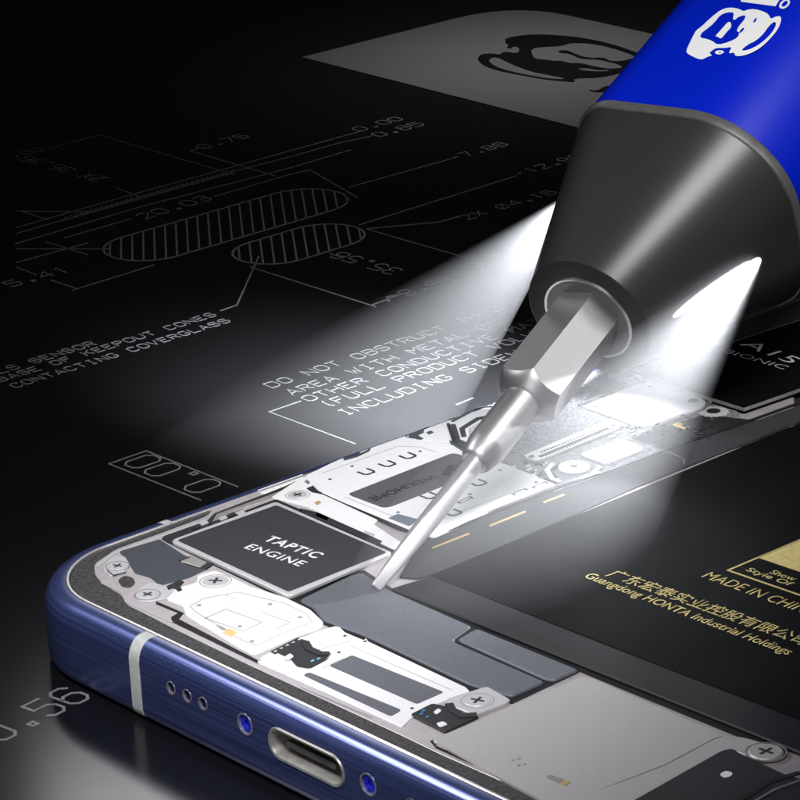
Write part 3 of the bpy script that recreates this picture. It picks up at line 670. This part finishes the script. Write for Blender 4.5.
# --- speaker module
mod = P('speaker_module', [(431,739),(461,727),(578,677.5),(590,676.5),(600,681),(728,736),(742,736.5),(762,742),(785,752),(776,760),(742,754),(733,750),(640,798),(590,826)], 'module', .766, r=.05, th=.04, bev=.01)
P('gap_shade', [(430,741),(437,738),(600,808),(700,852),(690,860),(590,818),(436,748)], 'gap', .7415, r=0, bev=0, th=.003)
rib_part('module_edge', [(437,745),(500,772),(560,797),(620,824)], .025, .744, 'lip')
sub('module_panel', [(435,741),(475,727),(600,777),(700,817),(640,850),(590,826)], 'module', mod, .7685, th=.004, r=.03, bev=.001)
bm = bmesh.new(); ribbon(bm, [at(x, y, .7695)[:2] for x, y in ((602,788.5),(664,765),(715,738),(722,736))], .008, .7695, th=.003); obj('module_seam', bm, 'port', mod)
for x, y in ((513,760),(519,758.5),(519,765),(525,764)): 
    c = at(x, y, .7705); bm = bmesh.new(); prism(bm, circle(c, .017, 10), .771, .765); obj('module_dot', bm, 'port', mod)
sub('module_contact', [(546,777),(550,774.5),(571,781.5),(565,786)], 'port', mod, .772, th=.004, r=0, bev=0)
sub('module_contact', [(560,783),(565,779.5),(571,781.5),(565,786)], 'gold', mod, .774, th=.004, r=0, bev=0)
dk = P('camera_cover', [(628,803),(722,750),(733,748),(740,753),(785,774),(1000,840),(760,900)], 'dark', .774, r=.06)
sub('cover_window', [(719,774),(726,770.5),(733,772.5),(731,776),(724,778)], 'whiteink', dk, .7765, th=.004, r=.04, bev=0)
cross_screw(766, 751, .14, .774, 'module')
rib_part('flex_cable', [(740,800),(770,781),(800,772)], .05, .779, 'gap'); rib_part('flex_cable', [(735,812),(775,789),(800,780)], .025, .779, 'lip')

# ================================================================== SCREWDRIVER
TIP = at(376,589,.775); TAU = math.radians(36.5)
ux, uy = .635, .772; nn = math.hypot(ux, uy); ux /= nn; uy /= nn
A = R.T @ np.array([ux*math.cos(TAU), uy*math.cos(TAU), -math.sin(TAU)])
E1 = R.T @ np.array([uy, -ux, 0.]); E2 = np.cross(E1, A)
if (R @ E2)[2] < 0: E2 = -E2
DR = math.radians(2)                                      # turn of the square handle about its axis
F1 = E1*math.cos(DR)-E2*math.sin(DR); F2 = E2*math.cos(DR)+E1*math.sin(DR)
TIP = TIP+np.array([0,0,.01])
t0px = proj(TIP)[0]
def tpar(s):
    lo, hi = 0, 40
    for _ in range(50):
        m = (lo+hi)/2
        if np.linalg.norm(proj(TIP+A*m)[0]-t0px) < s: lo = m
        else: hi = m
    return lo
def cm(px, t): return px*proj(TIP+A*t)[1]/F
driver = thing('screwdriver', 'blue and black precision screwdriver with glowing lights, steel bit touching the opened phone', 'screwdriver')
def pt(t, r, b): return TIP+A*t+(E2*math.cos(b)+E1*math.sin(b))*r
def loft(name, secs, m, parent, smooth=35, cap=True):
    """secs: list of rings of 3-D points"""
    bm = bmesh.new(); V = [[bm.verts.new(p) for p in s] for s in secs]; N = len(V[0])
    for X, Y in zip(V, V[1:]):
        for i in range(N): bm.faces.new((X[i], X[(i+1)%N], Y[(i+1)%N], Y[i]))
    if cap: bm.faces.new(V[0][::-1]); bm.faces.new(V[-1])
    return obj(name, bm, m, parent, smooth)
def rsq2(h, r, n=18):
    """rounded square section in its own plane; the corner towards F2 is the softest"""
    out = []
    for cu, cv, a0, q in ((1,1,0,3.35),(-1,1,math.pi/2,1.5),(-1,-1,math.pi,1.0),(1,-1,1.5*math.pi,2.4)):
        rr = min(r*q, h*.9 if r < h-.002 else r); k = h-rr
        for j in range(n+1):
            a = a0+j/n*math.pi/2; out.append((cu*k+rr*math.cos(a), cv*k+rr*math.sin(a)))
    return out
def rsq(t, h, r, n=18):
    u, v = (F2+F1)/math.sqrt(2), (F2-F1)/math.sqrt(2)
    c = TIP+A*t+F1*OFF*min(1, max(0, (t-tR)/(tB-tR)))    # the handle sits a little off the bit's line
    return [c+u*x+v*y for x, y in rsq2(h, r, n)]
OFF = .16
tR = tpar(344); tB = tpar(494)
RN = cm(70, tR); HB, RB = 1.14, .30
secs = [rsq(tR, RN-.03, RN-.031), rsq(tR+.012, RN-.008, RN-.009), rsq(tR+.04, RN, RN-.001)]
for k in range(1, 15):
    f = k/14; h = RN+(HB-RN)*f; secs.append([a*(1-f)+b*f for a, b in zip(rsq(tR+.04+(tB-tR-.04)*f, RN, RN-.001), rsq(tR+.04+(tB-tR-.04)*f, HB, RB))])
nose = loft('nose_cone', secs, 'cone', driver, 30)
for f_ in (0,): pass
loft('collar_band', [rsq(tB-.005, HB+.002, RB), rsq(tB+.005, HB+.014, RB), rsq(tB+.10, HB+.02, RB), rsq(tB+.125, HB+.012, RB), rsq(tB+.13, HB-.05, RB-.03)], 'band', driver, 30)
tE = tB+10.5
body = loft('handle', [rsq(tB+.128, HB-.03, RB), rsq(tB+.135, HB-.004, RB), rsq(tB+.16, HB+.004, RB), rsq(tB+5, HB+.004, RB), rsq(tE-.12, HB+.004, RB), rsq(tE, HB-.12, RB-.05)], 'body', driver, 30)
# silver ring and socket round the bit
def circ(t, r, n=64): return [pt(t, r, 2*math.pi*k/n) for k in range(n)]
ro = cm(50, tR)
loft('socket_ring', [circ(tR+.05, ro), circ(tR-.012, ro), circ(tR-.022, ro-.01), circ(tR-.022, ro-.03), circ(tR-.012, ro-.04), circ(tR+.05, ro-.04)], 'ring', driver, 40, cap=False)
loft('socket_face', [circ(tR+.02, ro-.038), circ(tR-.006, ro-.038), circ(tR-.008, ro-.05)], 'socket', driver, 40)
# bit: hexagonal shank, neck, tapering blade
bitroot = bpy.data.objects.new('bit', None); COL.objects.link(bitroot); bitroot.parent = driver
Rhx = cm(37.5, tpar(290)); tH0 = tpar(236); tH1 = tR+.05
B0 = math.radians(-20.6); NA = 120
def hexr(b):
    a = (b-B0) % (math.pi/3); return Rhx*math.cos(math.pi/6)/math.cos(a-math.pi/6)
rn = cm(20.5, tH0); rs = cm(11.2, tpar(158))
RC0, KC = rn*1.12, 1.0                                    # cone that chamfers the end of the hexagon
def hexpt(k, j, n=14):
    b = 2*math.pi*k/NA+B0; hr = hexr(b); tc = tH0+(hr-RC0)/KC
    f = j/n; t = tH0+(tc-tH0)*f; bulge = .035*math.sin(math.pi*f)*(hr-RC0)/Rhx
    return pt(t, RC0+(hr-RC0)*f+bulge, b)
rings = [[pt(tH0-.012, rn, 2*math.pi*k/NA+B0) for k in range(NA)]]+[[hexpt(k, j) for k in range(NA)] for j in range(15)]
rings += [[pt(tH1, hexr(2*math.pi*k/NA+B0), 2*math.pi*k/NA+B0) for k in range(NA)]]
loft('hex_shank', rings, 'bit', bitroot, 26)
tN1 = tpar(176); tN0 = tpar(160)
loft('bit_neck', [circ(tH0+.05, rn), circ(tN1+.03, rn), circ(tN1, rn*.975), circ(tN0+.03, rn*.80), circ(tN0+.0, rn*.70), circ(tN0-.01, rn*.62), circ(tN0-.01, rs*.8)], 'bit', bitroot, 28)
def blade(t, w, th, k, n=48):
    """rounded-to-flat section: k=0 round, 1 flat"""
    out = []
    for j in range(n):
        a = 2*math.pi*j/n; c, s = math.cos(a), math.sin(a); e = 2/(2+k*5)
        out.append(TIP+A*t+E1*(w*abs(s)**e*(1 if s >= 0 else -1))*.94+E2*(th*abs(c)**e*(1 if c >= 0 else -1))+E1*0)
    return out
sec = []
for f, w, th, k in ((0,.048,.016,1),(.012,.056,.022,1),(.14,.070,.048,1),(.3,.084,.070,.8),(.48,.096,.088,.4),(.62,.098,.096,.1),(.8,.099,.099,0),(1.05,rs,rs,0)):
    sec.append(blade(tN0*f, w, th, k))
loft('blade', sec, 'blade', bitroot, 28)
# light windows set in the nose
def cone_r(t, b):
    """radius of the nose at station t in direction b (from E2 towards E1)"""
    f = (t-tR-.04)/(tB-tR-.04)
    poly = [(p[0]*(1-f)+q[0]*f, p[1]*(1-f)+q[1]*f) for p, q in zip(rsq2(RN, RN-.001), rsq2(HB, RB))]
    poly = [(x+f*OFF/math.sqrt(2), y-f*OFF/math.sqrt(2)) for x, y in poly]; best = 0
    d = ((math.cos(b-DR)+math.sin(b-DR))/math.sqrt(2), (math.cos(b-DR)-math.sin(b-DR))/math.sqrt(2))
    for i in range(len(poly)):
        (x1, y1), (x2, y2) = poly[i], poly[(i+1)%len(poly)]
        den = d[0]*(y2-y1)-d[1]*(x2-x1)
        if abs(den) < 1e-9: continue
        tt = (x1*(y2-y1)-y1*(x2-x1))/den; uu = (x1*d[1]-y1*d[0])/den
        if tt > 0 and -1e-6 <= uu <= 1+1e-6: best = max(best, tt)
    return best
def led(b, s0, s1, half):
    ta, tb = tpar(s0), tpar(s1); bm = bmesh.new(); rings = []; n = 18
    ol = []
    for k in range(28):                                   # tapered stadium in (t, angle)
        a = 2*math.pi*k/28; u = .5-.5*math.cos(a); wd = half*(1-.45*u)*math.sin(a)
        ol.append((ta+(tb-ta)*u, b+wd))
    for off, sc in ((-.03,1),(.012,1),(.018,.86)):
        ct, cb = (ta+tb)/2, b
        rings.append([bm.verts.new(pt(ct+(t-ct)*sc, cone_r(ct+(t-ct)*sc, cb+(x-cb)*sc)+off, cb+(x-cb)*sc)) for t, x in ol])
    for X, Y in zip(rings, rings[1:]):
        for i in range(28): bm.faces.new((X[i], X[(i+1)%28], Y[(i+1)%28], Y[i]))
    bm.faces.new(rings[-1]); return obj('light_window', bm, 'led', driver, 40)
LEDS = [(math.radians(54), 368, 446), (math.radians(-122), 395, 465), (math.radians(178), 395, 455)]  # third window is added on the unseen underside to light the board
for b, s0, s1 in LEDS: led(b, s0, s1, .075)
# emblem on the upper left flat of the handle
NV = (F2-F1)/math.sqrt(2); fp = TIP+A*tB+F1*OFF+NV*(HB+.0045)
def bz(l, it=1): return [onplane(660+x/5.714, y/5.714, fp, NV) for x, y in smooth_loop(l, it)]
e_out = [(150,290),(165,255),(190,205),(205,175),(240,150),(270,120),(310,85),(350,55),(400,42),(450,50),(478,66),(500,55),(540,52),(580,62),(620,80),(632,110),(660,95),(690,92),(693,120),(675,165),(640,210),(590,260),(540,295),(480,318),(430,322),(424,298),(400,306),(394,300),(412,268),(365,275),(320,274),(298,288),(280,304),(300,316),(270,325),(235,343),(190,325),(155,305)]
e_h1 = [(228,207),(240,185),(275,160),(310,130),(345,85),(385,70),(425,72),(415,108),(425,116),(450,95),(490,85),(485,110),(450,150),(437,178),(455,185),(445,215),(400,238),(330,258),(300,235),(265,222),(235,217)]
e_nose = [(315,207),(345,175),(370,145),(395,122),(408,135),(405,160),(385,178),(360,210),(345,222),(330,210)]
e_h2 = [(460,290),(500,255),(545,235),(590,195),(625,145),(655,122),(665,140),(645,180),(610,220),(560,260),(500,288)]
e_h3 = [(530,125),(548,100),(556,108),(540,132)]; e_h4 = [(450,185),(470,160),(485,160),(470,182),(452,192)]
fill_shape('emblem', [bz(e_out), bz(e_h1), bz(e_nose), bz(e_h2), bz(e_h3), bz(e_h4)], 'whiteink', body, th=.0012)
fill_shape('emblem', [bz([(310,300),(330,287),(362,290),(366,300),(345,312),(322,310)]), bz([(335,300),(345,296),(350,302),(340,305)])], 'whiteink', body, th=.0012)
fill_shape('emblem', [bz([(462,-60),(700,-30),(660,36),(462,10)], 0)], 'whiteink', body, th=.0012)
fill_shape('emblem', [bz([(678,38),(690,10),(720,-8),(745,4),(738,30),(712,50),(690,50)]), bz([(692,36),(702,14),(720,3),(732,10),(726,28),(708,40)])], 'whiteink', body, th=.0012)

# ================================================================== LIGHT
w = bpy.data.worlds.new('World'); S.world = w; w.use_nodes = True
w.node_tree.nodes['Background'].inputs['Color'].default_value = (.75,.82,1,1)
w.node_tree.nodes['Background'].inputs['Strength'].default_value = .006
def aim(o, p, q):
    o.location = Vector(p); d = Vector(q)-Vector(p); o.rotation_euler = d.to_track_quat('-Z', 'Y').to_euler()
def area(name, p, q, sx, sy, power, col=(1,1,1), spread=180):
    l = bpy.data.lights.new(name, 'AREA'); l.shape = 'RECTANGLE'; l.size = sx; l.size_y = sy; l.energy = power; l.color = col; l.spread = math.radians(spread)
    o = bpy.data.objects.new(name, l); COL.objects.link(o); aim(o, p, q); return o
def mirror_dir(p, n):
    v = CAM-np.array(p); v /= np.linalg.norm(v); n = n/np.linalg.norm(n); return 2*np.dot(n, v)*n-v
pc_ = TIP+A*((tR+tB)/2)+NV*.9
def soft(name, p, n, dist, sx, sy, power, col=(1,1,1), spread=180):
    """a softbox seen mirrored in the surface at p with normal n"""
    p = np.array(p); return area(name, p+mirror_dir(p, np.array(n))*dist, p, sx, sy, power, col, spread)
ph = TIP+A*tpar(290)+(E2*math.cos(math.radians(9.4))+E1*math.sin(math.radians(9.4)))*.3
soft('softbox_bit', ph, E2*math.cos(math.radians(9.4))+E1*math.sin(math.radians(9.4)), 16, 4.5, 4.5, 8, (1,1,1), 40)
area('softbox_face', pc_+E2*12-E1*1.8+A*3.5, pc_+A*1.2, 5, 5, 215, spread=60)
soft('softbox_edge', at(450,765,.70), (0,-.62,.78), 18, 8, 3.5, 170, (.97,.98,1), 60)
fr = at(330,690,.5)
area('softbox_front', fr+np.array([8.,-16.,3.5]), fr+np.array([1.5,0,0]), 9, 5, 60, (.95,.96,1), 60)
tp = at(285,585,.75)
area('softbox_top', tp+np.array([8.,-7.,12.]), tp, 4, 4, 175, (.97,.97,1), 44)
soft('softbox_table', at(250,845,0), (0,0,1), 20, 5.5, 2.6, 4.2, (.97,.98,1), 22)
area('softbox_card', at(520,60,0)+np.array([-1.5,2,17.]), at(530,65,0), 3, 3, 130, (1,1,1), 36)
# ---- two lamps of the screwdriver, one added unseen, and the beam-shaped haze
def beam(b, s, target, half, power, blend, dens, length, hm, haze_target):
    t = tpar(s); p = pt(t, cone_r(t, b)+.05, b)
    d = np.array(target)-p; d /= np.linalg.norm(d)
    l = bpy.data.lights.new('led_lamp', 'SPOT'); l.energy = power; l.spot_size = 2*half; l.spot_blend = blend; l.shadow_soft_size = .04; l.color = (.93,.96,1)
    o = bpy.data.objects.new('led_lamp', l); COL.objects.link(o); aim(o, p, p+d)
    if haze_target is None: return o
    d = np.array(haze_target)-p; d /= np.linalg.norm(d)
    x = np.cross(d, [0,0,1.]); x /= np.linalg.norm(x); y = np.cross(d, x)
    bm = bmesh.new(); V = []                              # visible beam put into the haze's shape: a spindle, tapered to fade
    for k in range(25):
        ln = -.03+(length+.03)*(k/24)**1.3; r = .06+math.tan(hm)*max(ln, 0)
        r = max(.02, r*(1-(max(ln, 0)/length)**5))
        V.append([bm.verts.new(p+d*ln+(x*math.cos(a)+y*math.sin(a))*r) for a in np.linspace(0, 2*math.pi, 40, endpoint=False)])
    for X, Y in zip(V, V[1:]):
        for i in range(40): bm.faces.new((X[i], X[(i+1)%40], Y[(i+1)%40], Y[i]))
    bm.faces.new(V[0][::-1]); bm.faces.new(V[-1])
    m = bpy.data.materials.new('beam_haze'); m.use_nodes = True; nt = m.node_tree; nt.nodes.clear()
    ou = nt.nodes.new('ShaderNodeOutputMaterial'); pv = nt.nodes.new('ShaderNodeVolumePrincipled')
    pv.inputs['Color'].default_value = (.96,.97,1,1); pv.inputs['Density'].default_value = dens; pv.inputs['Anisotropy'].default_value = .3
    nt.links.new(pv.outputs['Volume'], ou.inputs['Volume'])
    h = obj('haze', bm, m); h['kind'] = 'stuff'
    return o
beam(LEDS[0][0], 452, at(520,535,.75), math.radians(20), 3900, .9, .135, 6.6, math.radians(15.5), at(500,565,.75))
beam(LEDS[1][0], 460, at(435,415,0), math.radians(34), 25000, .9, .031, 7.8, math.radians(16), at(318,455,0))
beam(LEDS[2][0], 440, at(590,430,.75), math.radians(50), 130, .6, 0, 0, 0, None)  # added lamp hidden under the nose, brightens board and shields

# ------------------------------------------------------------------ render settings
S.view_settings.view_transform = 'Standard'; S.view_settings.look = 'None'; S.view_settings.exposure = 0; S.view_settings.gamma = 1
S.render.engine = 'CYCLES'; S.cycles.use_denoising = True
S.cycles.max_bounces = 6; S.cycles.volume_bounces = 0; S.cycles.caustics_reflective = False; S.cycles.caustics_refractive = False
S.cycles.sample_clamp_indirect = 4
